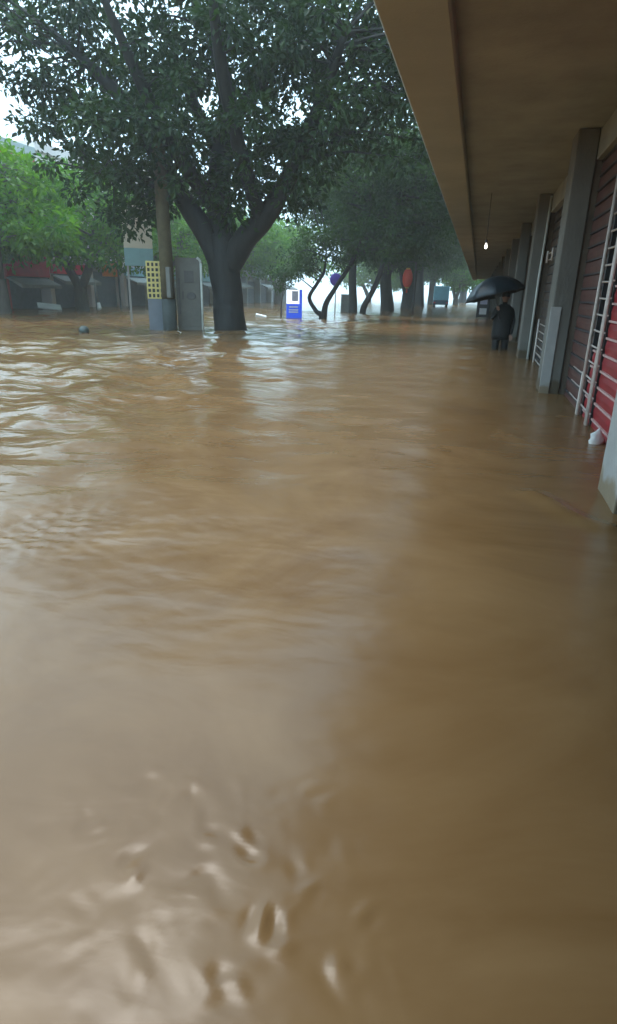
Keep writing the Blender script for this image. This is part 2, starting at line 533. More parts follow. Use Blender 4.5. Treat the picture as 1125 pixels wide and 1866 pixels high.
SL = 0.162
def shutter(y0, y1, m, x=1.30, edge=None, z1=2.86):
    """a roller shutter: every slat a piece of its own"""
    sh = bx('shutter_rail', 'dark_steel', bld, x - .03, x + .05, y0 - .05, y0 - .003, -0.41, 2.855)
    sh.name = 'roller_shutter'
    h = SL
    prof = [(0, 0), (-.012, .012), (-.020, h * .5), (-.012, h - .024), (0, h - .012)]
    mb = MB()
    vs = [(px, yy, pz) for yy in (0, y1 - y0) for px, pz in prof] + [(.02, yy, pz) for yy in (0, y1 - y0) for pz in (0, h - .012)]
    fs = [(i, i + 1, i + 6, i + 5) for i in range(4)] + [(0, 5, 12, 10), (4, 11, 13, 9), (10, 12, 13, 11), (0, 10, 11, 4, 3, 2, 1), (5, 6, 7, 8, 9, 13, 12)]
    mb.add(vs, fs)
    me = mb.mesh('slat', m)
    ed = MB().box(-.030, .004, 0.004, y1 - y0 - .004, h - .0115, h + .009).mesh('slat_joint', edge or 'dark_steel')
    z = -0.41
    while z < z1 - h:
        s = link('slat', me, sh, (x, y0, z))
        link('slat_joint', ed, sh, (x, y0, z))
        z += h
    return sh

def grille(y0, y1, z0, z1, posts, step=SL, x=1.235, m='pale_bar', r=0.008, zoff=0.0):
    gr = MB().tube([(x, posts[0], z0), (x, posts[0], z1)], 0.019, 8).build('folding_grille', m, bld)
    pm = MB().tube([(0, 0, z0), (0, 0, z1)], 0.017, 8).mesh('post', m)
    for p in posts[1:]:
        link('post', pm, gr, (x, p, 0))
    rm = MB().tube([(0, 0, 0), (0, (y1 - y0) * .5, -.006), (0, y1 - y0, 0)], r, 6).mesh('bar', m)
    z = z0 + 0.05 + zoff
    while z < z1:
        link('bar', rm, gr, (x + .018, y0, z))
        z += step
    return gr

# nearest bay: red shutter, open doorway behind a pale folding grille, rust-brown panel
shutter(4.53, 6.80, 'red_slat', 1.30, 'pink_edge')
grille(6.78, 7.44, -0.41, 2.80, (7.42, 6.86, 6.81), r=0.010)
shutter(6.88, 7.38, 'red_slat', 1.30, 'pink_edge', .80)
shutter(7.52, 9.02, 'rust_slat', 1.31, 'dark_steel')
grille(7.45, 8.35, -0.41, 0.48, (7.47,), r=0.007)
# next bay
shutter(9.68, 12.3, 'brown_slat', 1.31, 'dark_steel')
shutter(12.42, 14.16, 'brown_slat', 1.34, 'dark_steel')
grille(11.2, 13.5, -0.41, 0.85, (13.5, 11.22), step=0.14, r=0.011)
grille(12.8, 13.7, 1.90, 2.12, (13.7, 12.8), step=0.12, r=0.011)
for i, y in enumerate(pys):
    if y > 13 or y < 3:
        shutter(y + .62, y + PITCH - .03, ('brown_slat', 'rust_slat', 'shutter')[i % 3], 1.31)

# bulb hanging under the arcade
bl = thing('pendant_lamp', 'small lit bulb hanging on a wire under the arcade ceiling', 'lamp', (0.04, 14.0, CEIL))
MB().tube([(0, 0, 0), (0, 0, -.86)], 0.006, 6).build('wire', 'dark_steel', bl)
MB().lathe([(.018, -.92), (.022, -.86), (.012, -.855)], seg=12).build('socket', 'dark_steel', bl)
MB().lathe([(.004, -1.03), (.020, -1.02), (.028, -1.0), (.024, -.97), (.015, -.935), (.013, -.921)], seg=14).build('bulb', 'bulb', bl)

# ------------------------------------------------------------------ trees
def leaves_mesh(name, centers, radii, counts, size, m, squash=0.7, droop=0.35):
    P, D = [], []
    for c, r, n in zip(centers, radii, counts):
        d = rng.normal(size=(n, 3))
        d /= np.linalg.norm(d, axis=1)[:, None]
        rr = r * (rng.random(n) ** 0.5)
        d2 = d * rr[:, None] * np.array([1, 1, squash])
        P.append(np.asarray(c) + d2)
        D.append(d + np.array([0, 0, -droop]) + rng.normal(size=(n, 3)) * .55)
    P = np.concatenate(P); D = np.concatenate(D)
    D /= np.linalg.norm(D, axis=1)[:, None]
    n = len(P)
    U = rng.normal(size=(n, 3)); U[:, 2] += 1.1
    W = np.cross(D, U); W /= np.linalg.norm(W, axis=1)[:, None] + 1e-9
    N = np.cross(W, D)
    L = size * (0.5 + 0.85 * rng.random(n))[:, None]
    wd = L * 0.27
    # a leaf: two folded halves, pointed at both ends
    a = P
    b = P + D * L * .5 + W * wd + N * L * .10
    c = P + D * L
    e = P + D * L * .5 - W * wd + N * L * .10
    co = np.stack([a, b, c, e], 1).reshape(-1, 3)
    i = np.arange(n)[:, None] * 4
    q = np.concatenate([i + np.array([0, 1, 2]), i + np.array([0, 2, 3])], 0)
    me = np_mesh(name, co, q)
    me.materials.append(M[m])
    return me

def smooth_path(pts, n=5):
    pts = [Vector(p) for p in pts]
    out = []
    for i in range(len(pts) - 1):
        p0, p1, p2, p3 = pts[max(i - 1, 0)], pts[i], pts[i + 1], pts[min(i + 2, len(pts) - 1)]
        for k in range(n):
            t = k / n
            out.append(0.5 * ((2 * p1) + (p2 - p0) * t + (2 * p0 - 5 * p1 + 4 * p2 - p3) * t * t + (3 * p1 - p0 - 3 * p2 + p3) * t ** 3))
    out.append(pts[-1])
    return out

def limb(mb, pts, rads, seg=10, jit=0.06, n=5):
    sp = smooth_path(pts, n)
    rr = np.interp(np.linspace(0, len(pts) - 1, len(sp)), range(len(pts)), rads)
    mb.tube(sp, list(rr), seg, True, jit)
    return sp

def fill(vols, n, mind):
    """clump centres spread through a union of ellipsoids"""
    out = []
    tries = 0
    w = np.array([v[1][0] * v[1][1] * v[1][2] * (v[2] if len(v) > 2 else 1) for v in vols]); w = w / w.sum()
    while len(out) < n and tries < n * 60:
        tries += 1
        c, r = vols[rng.choice(len(vols), p=w)][:2]
        d = rng.normal(size=3); d /= np.linalg.norm(d)
        p = np.array(c) + d * np.array(r) * (rng.random() ** 0.42)
        if all(np.sum((p - q) ** 2) > mind ** 2 for q in out):
            out.append(p)
    return out

def twigs(mb, skeleton, centers, r0=0.05):
    sk = np.array([tuple(p) for p in skeleton])
    for c in centers:
        d = np.linalg.norm(sk - c, axis=1) + np.maximum(0, sk[:, 2] - c[2]) * .8
        s = Vector(sk[int(np.argmin(d))]); e = Vector(c)
        L = (e - s).length
        if L < .3: continue
        mid = s.lerp(e, .5) + Vector((0, 0, .10 * L)) + Vector(rng.normal(size=3) * .06 * L)
        r = min(r0 * (0.5 + L * .25), r0 * 1.6)
        mb.tube([s, mid, e], [r, r * .6, r * .2], 5, False)

def make_tree(name, label, base, limbs, vols, nclump, perclump, lsize, leaf, bark, group, mind=.8, crad=(.55, .95), cat='tree', extra=None, squash=.7):
    t = thing(name, label, cat, base, 0, group)
    mb = MB(); sk = []
    for pts, rads in limbs:
        sp = limb(mb, pts, rads, 14 if rads[0] > .3 else 8)
        sk += sp[len(sp) // 3:]
    cs = fill(vols, nclump, mind)
    if extra: cs += [np.array(e) for e in extra]
    twigs(mb, sk, cs, .045)
    mb.build('trunk', bark, t)
    radii = [crad[0] + (crad[1] - crad[0]) * rng.random() for _ in cs]
    cnt = [max(8, int(perclump * (r / crad[1]) ** 2 * (0.6 + 0.8 * rng.random()))) for r in radii]
    cr = link('crown', leaves_mesh('crown', cs, radii, cnt, lsize, leaf, squash), t)
    cr['kind'] = 'stuff'
    return t

def copy_tree(src, label, loc, rz, sc=1.0, group=None, sz=None):
    c = src.copy(); COL.objects.link(c)
    c.location = loc; c.rotation_euler = (0, 0, rz); c.scale = (sc, sc, sz or sc)
    c['label'] = label
    if group: c['group'] = group
    for ch in src.children:
        d = ch.copy(); COL.objects.link(d); d.parent = c
    return c

ROW = 'trees along the flooded pavement'
FAR = 'trees in front of the shops across the street'
# the big ficus
main = make_tree('ficus_tree', 'huge dark ficus tree with thick forked trunk beside grey cabinet', (-7.98, 19.9, 0),
    [([(0.0, 0, -.6), (-.02, 0, .2), (-.10, .05, 1.2), (-.18, .05, 2.1), (-.15, .1, 2.9)], [.60, .53, .49, .52, .50]),
     ([(-.22, .0, 1.9), (-.75, -.1, 3.0), (-1.35, -.3, 3.9), (-2.1, -.6, 5.2), (-3.0, -.8, 6.6), (-4.6, -1, 8.0), (-6.4, -1, 9.2)], [.40, .36, .30, .26, .20, .12, .05]),
     ([(-.10, .1, 2.5), (-.35, .2, 3.6), (-.35, .3, 4.9), (-.1, .5, 6.5), (-.4, .3, 8.5), (-.2, .4, 11)], [.44, .40, .36, .30, .22, .08]),
     ([(.0, 0, 2.0), (.55, -.1, 2.75), (1.25, -.2, 3.35), (2.1, -.4, 4.4), (2.9, -.6, 5.8), (3.8, -.8, 7.8)], [.40, .37, .32, .26, .20, .09]),
     ([(-.35, .2, 3.6), (-1.0, -.9, 4.8), (-1.5, -2.2, 6.4), (-1.9, -3.4, 8.2)], [.28, .24, .18, .08]),
     ([(1.2, -.2, 3.3), (1.0, -1.4, 4.9), (1.0, -2.8, 6.8), (1.2, -3.8, 8.4)], [.24, .22, .16, .07]),
     ([(-.3, .3, 5.2), (-1.4, .8, 6.8), (-2.4, 1.2, 8.8)], [.22, .18, .07]),
     ([(-.1, .5, 6.2), (1.2, .8, 7.6), (2.1, 1.2, 9.6)], [.24, .18, .07]),
     ([(-1.35, -.3, 3.9), (-2.6, -.9, 4.5), (-3.8, -1.2, 4.6)], [.16, .11, .04])],
    [((0, 0, 7.6), (5.0, 3.2, 4.2), .8), ((-3.4, -.5, 5.6), (2.6, 2.0, 2.1)), ((2.6, -.3, 6.2), (2.6, 2.2, 2.4)), ((-1.8, -2.0, 5.2), (2.0, 1.4, 1.6)), ((4.6, .4, 7.2), (2.4, 2.4, 3.0)), ((-6.3, -.8, 8.4), (3.0, 2.0, 2.5), 1.0)],
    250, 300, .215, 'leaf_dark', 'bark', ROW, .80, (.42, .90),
    extra=[(.75, -.6, 4.6), (1.05, -.5, 4.2), (.7, -.9, 4.0), (-2.2, -.8, 3.6), (-2.9, -1.0, 3.3), (-3.5, -.9, 3.6), (.45, -.7, 3.45)])

# two-stemmed sapling tree further along
vt = make_tree('slender_tree', 'slender leaning tree forking into two thin stems at the waterline', (-7.75, 32.0, 0),
    [([(0, 0, -.6), (-.02, 0, .15), (-.30, 0, .35), (-.68, 0, 1.0), (-.30, .1, 1.7), (.05, .1, 2.3), (.1, .2, 3.3)], [.17, .15, .11, .10, .09, .07, .03]),
     ([(.05, 0, -.6), (.12, 0, .1), (.25, 0, .8), (.75, 0, 1.6), (1.45, 0, 2.7), (2.0, .1, 4.0), (2.3, .2, 5.4)], [.18, .17, .14, .11, .11, .09, .04]),
     ([(2.0, .1, 4.0), (3.0, .2, 5.2), (4.4, .3, 6.4)], [.07, .06, .03])],
    [((.2, 0, 3.4), (1.6, 1.4, .9)), ((2.6, .4, 5.9), (3.5, 2.4, 2.7)), ((3.4, 0, 3.9), (2.2, 1.8, 1.1)), ((4.7, .5, 6.0), (2.3, 2.2, 2.8)), ((-1.0, 0, 2.7), (1.2, 1.1, .75))],
    250, 230, .17, 'leaf_mid', 'bark', ROW, .5, (.4, .7))

t1 = make_tree('street_tree', 'thick trunked tree in the pavement row, right of the leaning trunk', (-7.0, 51.5, 0),
    [([(0, 0, -.6), (-.1, 0, .8), (-.3, 0, 2.4), (-.2, 0, 3.6)], [.62, .52, .44, .38]),
     ([(-.25, 0, 2.6), (-1.5, .1, 4.4), (-2.6, 0, 6.6)], [.34, .26, .10]),
     ([(-.2, 0, 3.2), (.2, .2, 5.4), (.3, 0, 8.5)], [.34, .26, .10]),
     ([(-.2, 0, 2.9), (1.4, -.2, 4.4), (2.6, -.2, 6.4)], [.30, .24, .10])],
    [((0, 0, 6.6), (5.0, 4.8, 3.6)), ((.6, -1.5, 4.3), (3.8, 3.0, 1.3))],
    200, 210, .21, 'leaf_mid', 'bark', ROW, .75, (.6, 1.05))
make_tree('street_tree', 'straight slim trunk just right of the slender forked tree', (-8.25, 43.2, 0),
    [([(0, 0, -.6), (-.05, 0, 1), (-.15, 0, 2.6), (-.1, 0, 4.4)], [.34, .28, .26, .24]),
     ([(-.1, 0, 3.6), (-1.9, .1, 5.8), (-3.0, 0, 8.2)], [.2, .16, .06]),
     ([(-.1, 0, 4.2), (.2, .2, 7.0), (.3, 0, 11)], [.24, .18, .07]),
     ([(-.1, 0, 3.8), (2.0, -.2, 5.6), (3.4, -.2, 8.2)], [.2, .16, .06])],
    [((.8, 0, 8.2), (6.0, 5.2, 4.6)), ((2.4, -1.5, 5.2), (4.4, 3.0, 1.9))],
    260, 200, .23, 'leaf_mid', 'bark', ROW, .85, (.7, 1.15))
sl = make_tree('leaning_tree', 'thin dark trunk leaning right in the pavement row', (-7.7, 43.6, 0),
    [([(0, 0, -.6), (.1, 0, .3), (.5, 0, 1.1), (1.0, 0, 2.2), (1.3, .1, 3.6), (1.5, .1, 6)], [.24, .22, .18, .17, .14, .05])],
    [((1.4, 0, 6.0), (3.0, 3.0, 2.4)), ((1.6, 0, 4.2), (2.4, 2.2, 1.0))],
    80, 200, .20, 'leaf_mid', 'bark', ROW, .7, (.6, .95))
copy_tree(t1, 'dark trunk beside the red lantern in the pavement row', (-6.6, 62.3, 0), 4.0, 1.2, ROW, 1.35)
copy_tree(sl, 'bent trunk behind the red lantern in the pavement row', (-5.9, 58.3, 0), 2.6, 1.05, ROW)
copy_tree(t1, 'distant trunk right of the red lantern in the pavement row', (-6.7, 76, 0), 1.0, 1.2, ROW, 1.4)
copy_tree(t1, 'farthest hazy tree of the pavement row', (-6.5, 95, 0), 5.0, 1.1, ROW)
copy_tree(main, 'unseen ficus added behind the camera to shade the scene', (-8.2, -9.5, 0), 4.4, 1.0, ROW)  # unseen tree, put in to darken the light from behind left

copy_tree(t1, 'faint tree closing the far end of the street, right one', (-3.0, 128, 0), 2.2, 1.4, ROW)
copy_tree(t1, 'faint tree closing the far end of the street, left one', (-14.0, 140, 0), 3.9, 1.3, ROW)
# trees across the street
ft = make_tree('street_tree', 'bright green tree with low forked trunk before the grey shopfronts', (-21.6, 31.6, 0),
    [([(0, 0, -.7), (0, 0, .7), (-.05, 0, 1.3)], [.42, .36, .33]),
     ([(0, 0, 1.1), (-.7, .0, 2.4), (-1.8, 0, 4.2), (-2.6, 0, 5.8)], [.26, .22, .17, .07]),
     ([(0, 0, 1.1), (.6, .2, 2.4), (1.2, .1, 4.2), (1.6, .2, 6.0)], [.26, .22, .17, .07])],
    [((0, 0, 4.8), (4.3, 3.8, 2.3)), ((-1.8, -1.0, 3.3), (2.9, 2.4, .9)), ((1.8, -.8, 3.3), (2.7, 2.4, .9))],
    150, 130, .29, 'leaf_light', 'bark2', FAR, .75, (.45, .95))
copy_tree(ft, 'bright green tree at the left edge over the red fascia', (-21.0, 24.6, 0.3), 2.4, .95, FAR)
copy_tree(ft, 'green tree right of the low forked one, above the orange sign', (-20.8, 39.6, 0.2), 4.2, .92, FAR)
copy_tree(ft, 'tree across the street half hidden by the ficus trunk', (-21.0, 52.5, 0), .7, 1.1, FAR)
copy_tree(ft, 'pale hazy tree seen between ficus trunk and blue sign', (-21.5, 68, 0), 3.0, 1.2, FAR)
copy_tree(ft, 'hazy low tree at the far street end behind the lorry', (-3.4, 104, -.8), 2.0, 1.25, 'trees at the far street end')
copy_tree(ft, 'hazy low tree at the far street end, seen between the trunks', (-10.5, 98, -.8), 4.4, 1.2, 'trees at the far street end')
copy_tree(ft, 'hazy low tree at the far street end right of the blue sign', (-17.0, 102, -.8), .4, 1.3, 'trees at the far street end')
st = thing('thin_sapling', 'bare thin sapling left of the blue and white sign box', 'tree', (-9.85, 31.6, 0))
mb = MB()
mb.tube([(0, 0, -.6), (.04, 0, .5), (.12, 0, 1.3), (.16, 0, 2.2)], [.045, .04, .03, .02], 7)
mb.tube([(.05, 0, .5), (-.2, 0, .25)], [.018, .012], 5)
mb.tube([(.10, 0, 1.0), (.36, 0, 1.5)], [.02, .012], 5)
mb.build('trunk', 'bark2', st)
cs = [rng.normal(size=3) * (.35, .3, .2) + (.1, 0, 2.1) for _ in range(14)]
link('crown', leaves_mesh('crown', cs, [.35] * 14, [70] * 14, .13, 'leaf_mid'), st)['kind'] = 'stuff'

# ------------------------------------------------------------------ cabinet, sign board, pole beside the ficus
RZ = R_(27)
cb = thing('utility_cabinet', 'tall grey metal cabinet with pale rim beside the ficus trunk', 'cabinet', (-9.18, 19.35, 0), RZ)
mb = MB()
prof = [(-.40, -.5), (.40, -.5), (.40, 2.05), (.37, 2.15), (.28, 2.21), (-.40, 2.21)]
n = len(prof)
mb.add([(x, y, z) for y in (-.22, .22) for x, z in prof],
       [tuple(range(n)), tuple(range(2 * n - 1, n - 1, -1))] + [(i, i + n, (i + 1) % n + n, (i + 1) % n) for i in range(n)])
mb.build('body', 'cab', cb)
rm = MB()
rp = [(.403, -.5), (.403, 2.05), (.373, 2.155), (.28, 2.215)]
for (xa, za), (xb, zb) in zip(rp, rp[1:]):
    rm.tube([(xa, -.225, za), (xb, -.225, zb)], .038, 8)
rm.build('rim', 'cab_rim', cb)
dr = bx('door', 'cab', cb, -.26, .34, -.238, -.222, .12, 2.02, .006)
bx('handle', 'cab_dark', dr, -.22, -.18, -.262, -.239, .95, 1.2, .005)
bx('notice', 'cab_dark', cb, -.14, .16, -.247, -.2385, 1.46, 1.82, .003)['label'] = 'dark printed notice'
MB().lathe([(.15, 0), (.15, .006), (.13, .008)], seg=24).build('emblem', 'cab_dark', cb).matrix_local = Matrix.Translation((.06, -.2395, 1.06)) @ Matrix.Rotation(R_(90), 4, 'X') @ Matrix.Scale(.75, 4, (0, 1, 0))
bx('louvre', 'cab_dark', cb, -.33, -.29, -.236, -.222, .5, 1.6)

sb = thing('notice_board', 'board with yellow gridded poster above a blue-grey lower half', 'sign', (-10.05, 18.75, 0), R_(27))
bx('panel', 'blue_grey', sb, -.27, .27, -.06, .06, -.5, .95, .008)
ps = bx('poster', 'yellow', sb, -.27, .27, -.06, .06, .955, 2.08, .006)
cell = MB().box(-.042, .042, -.072, -.0605, -.055, .055).mesh('grid_mark', 'black')
for r in range(7):
    for c in range(4):
        o = link('grid_mark', cell, ps, (-.192 + c * .128, 0, 1.05 + r * .155))
        o.scale = (1 - .25 * random.random(), 1, 1 - .3 * random.random())
pl = thing('utility_pole', 'stout olive-brown pole between yellow poster and grey cabinet', 'pole', (-9.55, 18.62, 0))
MB().tube([(0, 0, .95), (-.02, 0, 2.4), (-.06, .02, 3.9), (-.08, .02, 5.6)], [.215, .205, .195, .18], 18, True, .02).build('shaft', 'pole', pl)
MB().tube([(.02, 0, -.6), (.01, 0, .2), (0, 0, .955)], [.235, .228, .222], 18, True, .01).build('painted_base', 'pole_base', pl)
bx('cable_box', 'cab', pl, .08, .22, -.27, -.14, 1.0, 1.9, .01)
# flat teal-and-cream hoarding on legs behind
hb = thing('hoarding', 'faded cream and teal hoarding behind the yellow poster', 'sign', (-13.2, 23.4, 0), R_(30))
bx('cream_panel', 'cream_wall', hb, -.55, .55, -.03, .03, 2.75, 4.3, .01)
bx('teal_panel', 'sign_teal', hb, -.55, .55, -.035, .035, 2.1, 2.745, .01)
for s in (-.45, .45):
    bx('leg', 'steel', hb, s - .04, s + .04, .036, .11, -.6, 4.2)

# ------------------------------------------------------------------ blue sign box, round sign, lantern, box
bs = thing('sign_box', 'blue and white advertising box standing in the water', 'sign', (-9.12, 31.6, 0), R_(14))
bx('blue_base', 'sign_blue', bs, -.40, .40, -.12, .12, -.6, .68, .008)
bx('white_panel', 'lit_white', bs, -.40, .26, -.12, .10, .684, 1.36, .008)
bx('side_strip', 'sign_blue', bs, .264, .40, -.125, .12, .684, 1.38, .008)
bx('poster', 'sign_lav', bs, -.12, .20, -.126, -.1205, .82, 1.30)
for z, w in ((.50, .26), (.36, .27), (.25, .27)):
    bx('text_line', 'sign_white', bs, -w, w - .06, -.128, -.1205, z, z + .065)
rs = thing('round_sign', 'violet-blue round traffic sign above the slender tree fork', 'sign', (-7.85, 35.6, 0), R_(12))
MB().tube([(0, .03, -.6), (0, .03, 2.25)], .03, 8).build('post', 'steel', rs)
d = MB().lathe([(.33, -.012), (.345, 0), (.33, .012)], seg=28).build('disc', 'purple', rs)
d.matrix_local = Matrix.Translation((0, -.02, 1.96)) @ Matrix.Rotation(R_(90), 4, 'X')
bc = thing('lamp_post', 'dark lamp post carrying the red lantern', 'lamp post', (-4.05, 41.9, 0))
MB().tube([(0, 0, -.5), (0, 0, 1.0), (0, 0, 3.2)], [.07, .05, .04], 10).build('post', 'dark_steel', bc)
MB().tube([(0, 0, 3.15), (-.2, 0, 3.24), (-.5, 0, 3.2)], .022, 8).build('arm', 'dark_steel', bc)
ln = thing('red_lantern', 'long red lantern hanging from an arm among the row of trunks', 'lantern', (-4.53, 41.9, 0))
ribs = []
for i in range(17):
    t = i / 16
    r = .33 * math.sin(math.pi * (0.12 + .76 * t)) ** .6 * (1 - (.03 if i % 2 else 0))
    ribs.append((r, 1.72 + 1.05 * t))
MB().lathe(ribs, seg=22).build('shade', 'lantern', ln)
MB().lathe([(.12, 2.77), (.13, 2.80), (.12, 2.86)], seg=16).build('cap', 'gold', ln)
MB().lathe([(.12, 1.64), (.13, 1.70), (.12, 1.72)], seg=16).build('base_ring', 'gold', ln)
MB().lathe([(.06, 1.36), (.03, 1.6), (.02, 1.64)], seg=10).build('tassel', 'lantern', ln)
MB().tube([(0, 0, 2.86), (0, 0, 3.18)], .008, 5).build('cord', 'dark_steel', ln)
gb = thing('junction_box', 'small grey street cabinet between the slender tree and the row', 'cabinet', (-9.0, 44.2, 0), R_(10))
bx('body', 'cab', gb, -.32, .32, -.2, .2, -.5, 1.15, .015)
bx('roof_cap', 'cab_rim', gb, -.35, .35, -.23, .23, 1.153, 1.2, .01)
bx('door', 'cab', gb, -.27, .27, -.213, -.203, .1, 1.05, .005)
wb = thing('board_sign', 'small dark standing sign with white square left of the umbrella carrier', 'sign', (.35, 40.0, 0))
bx('panel', 'dark_steel', wb, -.37, .37, -.05, .05, .05, 1.15, .01)
bx('white_square', 'sign_white', wb, -.2, .22, -.062, -.0505, .22, .58)
bx('pale_square', 'sign_lav', wb, -.2, .22, -.062, -.0505, .80, 1.10)
for s in (-.3, .3):
    bx('leg', 'dark_steel', wb, s - .03, s + .03, -.03, .03, -.42, .049)

# ------------------------------------------------------------------ person with umbrella
def skin_body(name, joints, edges, m, parent):
    me = bpy.data.meshes.new(name)
    me.from_pydata([j[:3] for j in joints], edges, [])
    o = link(name, me, parent)
    me.materials.append(M[m])
    md = o.modifiers.new('skin', 'SKIN')
    md.use_smooth_shade = True
    for i, j in enumerate(joints):
        r = j[3] if isinstance(j[3], tuple) else (j[3], j[3])
        me.skin_vertices[0].data[i].radius = r
    me.skin_vertices[0].data[0].use_root = True
    sd_ = o.modifiers.new('sub', 'SUBSURF'); sd_.levels = 2; sd_.render_levels = 2
    return o

pr = thing('person', 'person in dark wet clothes wading away under a dark umbrella', 'person', (.66, 16.6, -.42), R_(-6))
J = [(0, 0, .92, (.15, .11)), (0, -.01, 1.12, (.14, .10)), (0, -.02, 1.32, (.17, .11)), (0, -.01, 1.44, (.10, .08)), (0, .005, 1.52, .055), (0, .02, 1.58, .06),
     (-.10, 0, .84, .115), (-.11, -.03, .48, .10), (-.11, .03, .10, .045), (-.12, -.10, .03, .035),
     (.10, 0, .84, .115), (.11, .04, .48, .10), (.12, .10, .10, .045), (.12, -.03, .03, .035),
     (-.19, -.01, 1.40, .06), (-.27, -.04, 1.14, .046), (-.20, -.20, 1.22, .036), (-.14, -.26, 1.33, .03),
     (.19, -.01, 1.40, .06), (.26, .02, 1.12, .046), (.25, -.08, .88, .035), (.25, -.11, .80, .03)]
Ed = [(0, 1), (1, 2), (2, 3), (3, 4), (4, 5), (0, 6), (6, 7), (7, 8), (8, 9), (0, 10), (10, 11), (11, 12), (12, 13),
      (2, 14), (14, 15), (15, 16), (16, 17), (2, 18), (18, 19), (19, 20), (20, 21)]
skin_body('body', J, Ed, 'cloth', pr)
ct = MB()
cvs, cfs = [], []
CT = [(.66, .235, .19), (.80, .245, .19), (.98, .235, .175), (1.16, .24, .17), (1.32, .245, .155), (1.42, .20, .12), (1.50, .10, .085)]
for z, a, b in CT:
    for k in range(20):
        th = 2 * math.pi * k / 20
        w = 1 + .05 * math.sin(5 * th) * (1.5 - z)
        cvs.append((a * w * math.cos(th), -.01 + b * w * math.sin(th), z))
for i in range(len(CT) - 1):
    for k in range(20):
        cfs.append((i * 20 + k, i * 20 + (k + 1) % 20, i * 20 + 20 + (k + 1) % 20, i * 20 + 20 + k))
ct.add(cvs, cfs, True)
cto = ct.build('raincoat', 'cloth', pr)
cto.modifiers.new('thick', 'SOLIDIFY').thickness = .006
hd = MB()
hp = []
for i in range(13):
    t = i / 12
    z = 1.55 + .235 * t
    r = .088 * max(.02, math.sin(math.pi * min(1, .14 + .86 * t))) ** .55
    hp.append((r * (.86 if t < .35 else 1), z))
hd.lathe(hp, seg=18)
hd.add([(-.012, -.085, 1.66), (.012, -.085, 1.66), (0, -.112, 1.645), (0, -.08, 1.70)], [(0, 1, 2), (0, 2, 3), (1, 3, 2)], True)
for s in (-1, 1):
    hd.box(s * .088 - .01, s * .088 + .01, -.01, .025, 1.635, 1.695, .006)
hd.build('head', 'skin', pr)
hr = MB().lathe([(.086, 1.64), (.099, 1.68), (.101, 1.72), (.090, 1.765), (.05, 1.796), (.01, 1.802)], (0, .012, 0), 18)
hr.build('hair', 'hair', pr)
def hand(cx, cy, cz, s, grip):
    j = [(cx, cy, cz, (.032, .018)), (cx, cy - .02, cz + (.07 if grip else -.075), (.036, .016))]
    e = [(0, 1)]
    p = j[1]
    for k in range(4):
        x = cx - .03 + .02 * k
        L = (.034, .040, .037, .028)[k]
        sg = 1 if grip else -1
        a = (x, p[1] - .006, p[2] + sg * .012, .010)
        b = (x, p[1] - (.035 if grip else .012), p[2] + sg * L, .009)
        c = (x, p[1] - (.020 if grip else .022), p[2] + sg * L * (.7 if grip else 1.9), .008)
        i0 = len(j); j += [a, b, c]; e += [(1, i0), (i0, i0 + 1), (i0 + 1, i0 + 2)]
    i0 = len(j)
    j += [(cx - s * .04, cy - .02, cz + (.03 if grip else -.03), .011), (cx - s * .045, cy - .045, cz + (.055 if grip else -.065), .009)]
    e += [(0, i0), (i0, i0 + 1)]
    return skin_body('hand', j, e, 'skin', pr)
hand(-.135, -.275, 1.345, -1, True)
hand(.25, -.115, .79, 1, False)

um = thing('umbrella', 'wide dark navy umbrella tilted to the left over the wading person', 'umbrella', (.50, 16.38, .93))
AX = Matrix.Rotation(R_(-15), 4, 'Y') @ Matrix.Rotation(R_(-4), 4, 'X')
RU, HU, NP = .73, .46, 8
mb = MB()
vs, fs = [], []
NR, NS = 7, 6
TOP = .80
for i in range(NR + 1):
    a = i / NR * R_(66)
    rr = RU * math.sin(a) / math.sin(R_(66))
    zz = TOP - HU * (1 - math.cos(a)) / (1 - math.cos(R_(66)))
    for k in range(NP * NS):
        th = 2 * math.pi * k / (NP * NS)
        u = (k % NS) / NS
        sag = math.sin(math.pi * u)
        f = 1 - .075 * sag * (i / NR)
        vs.append((rr * f * math.cos(th), rr * f * math.sin(th), zz - .012 * sag * (i / NR) + (.025 * sag * (i / NR) ** 6)))
K = NP * NS
for i in range(NR):
    for k in range(K):
        fs.append((i * K + k, i * K + (k + 1) % K, (i + 1) * K + (k + 1) % K, (i + 1) * K + k))
mb.add(vs, fs, True)
cn = mb.build('canopy', 'umbrella', um)
md = cn.modifiers.new('thick', 'SOLIDIFY'); md.thickness = .002
cn.matrix_local = AX
for k in range(NP):
    th = 2 * math.pi * k / NP
    pts = []
    for i in range(NR + 1):
        a = i / NR * R_(66)
        rr = (RU * 1.01) * math.sin(a) / math.sin(R_(66))
        pts.append((rr * math.cos(th), rr * math.sin(th), TOP - .008 - HU * (1 - math.cos(a)) / (1 - math.cos(R_(66)))))
    o = MB().tube(pts, .004, 5).build('rib', 'dark_steel', um); o.matrix_local = AX
o = MB().tube([(0, 0, -.12), (0, 0, TOP + .07)], .007, 8).build('shaft', 'dark_steel', um); o.matrix_local = AX
o = MB().tube([(0, 0, -.10), (0, 0, -.2), (.02, 0, -.24), (.05, 0, -.22)], .014, 8).build('handle', 'dark_steel', um); o.matrix_local = AX

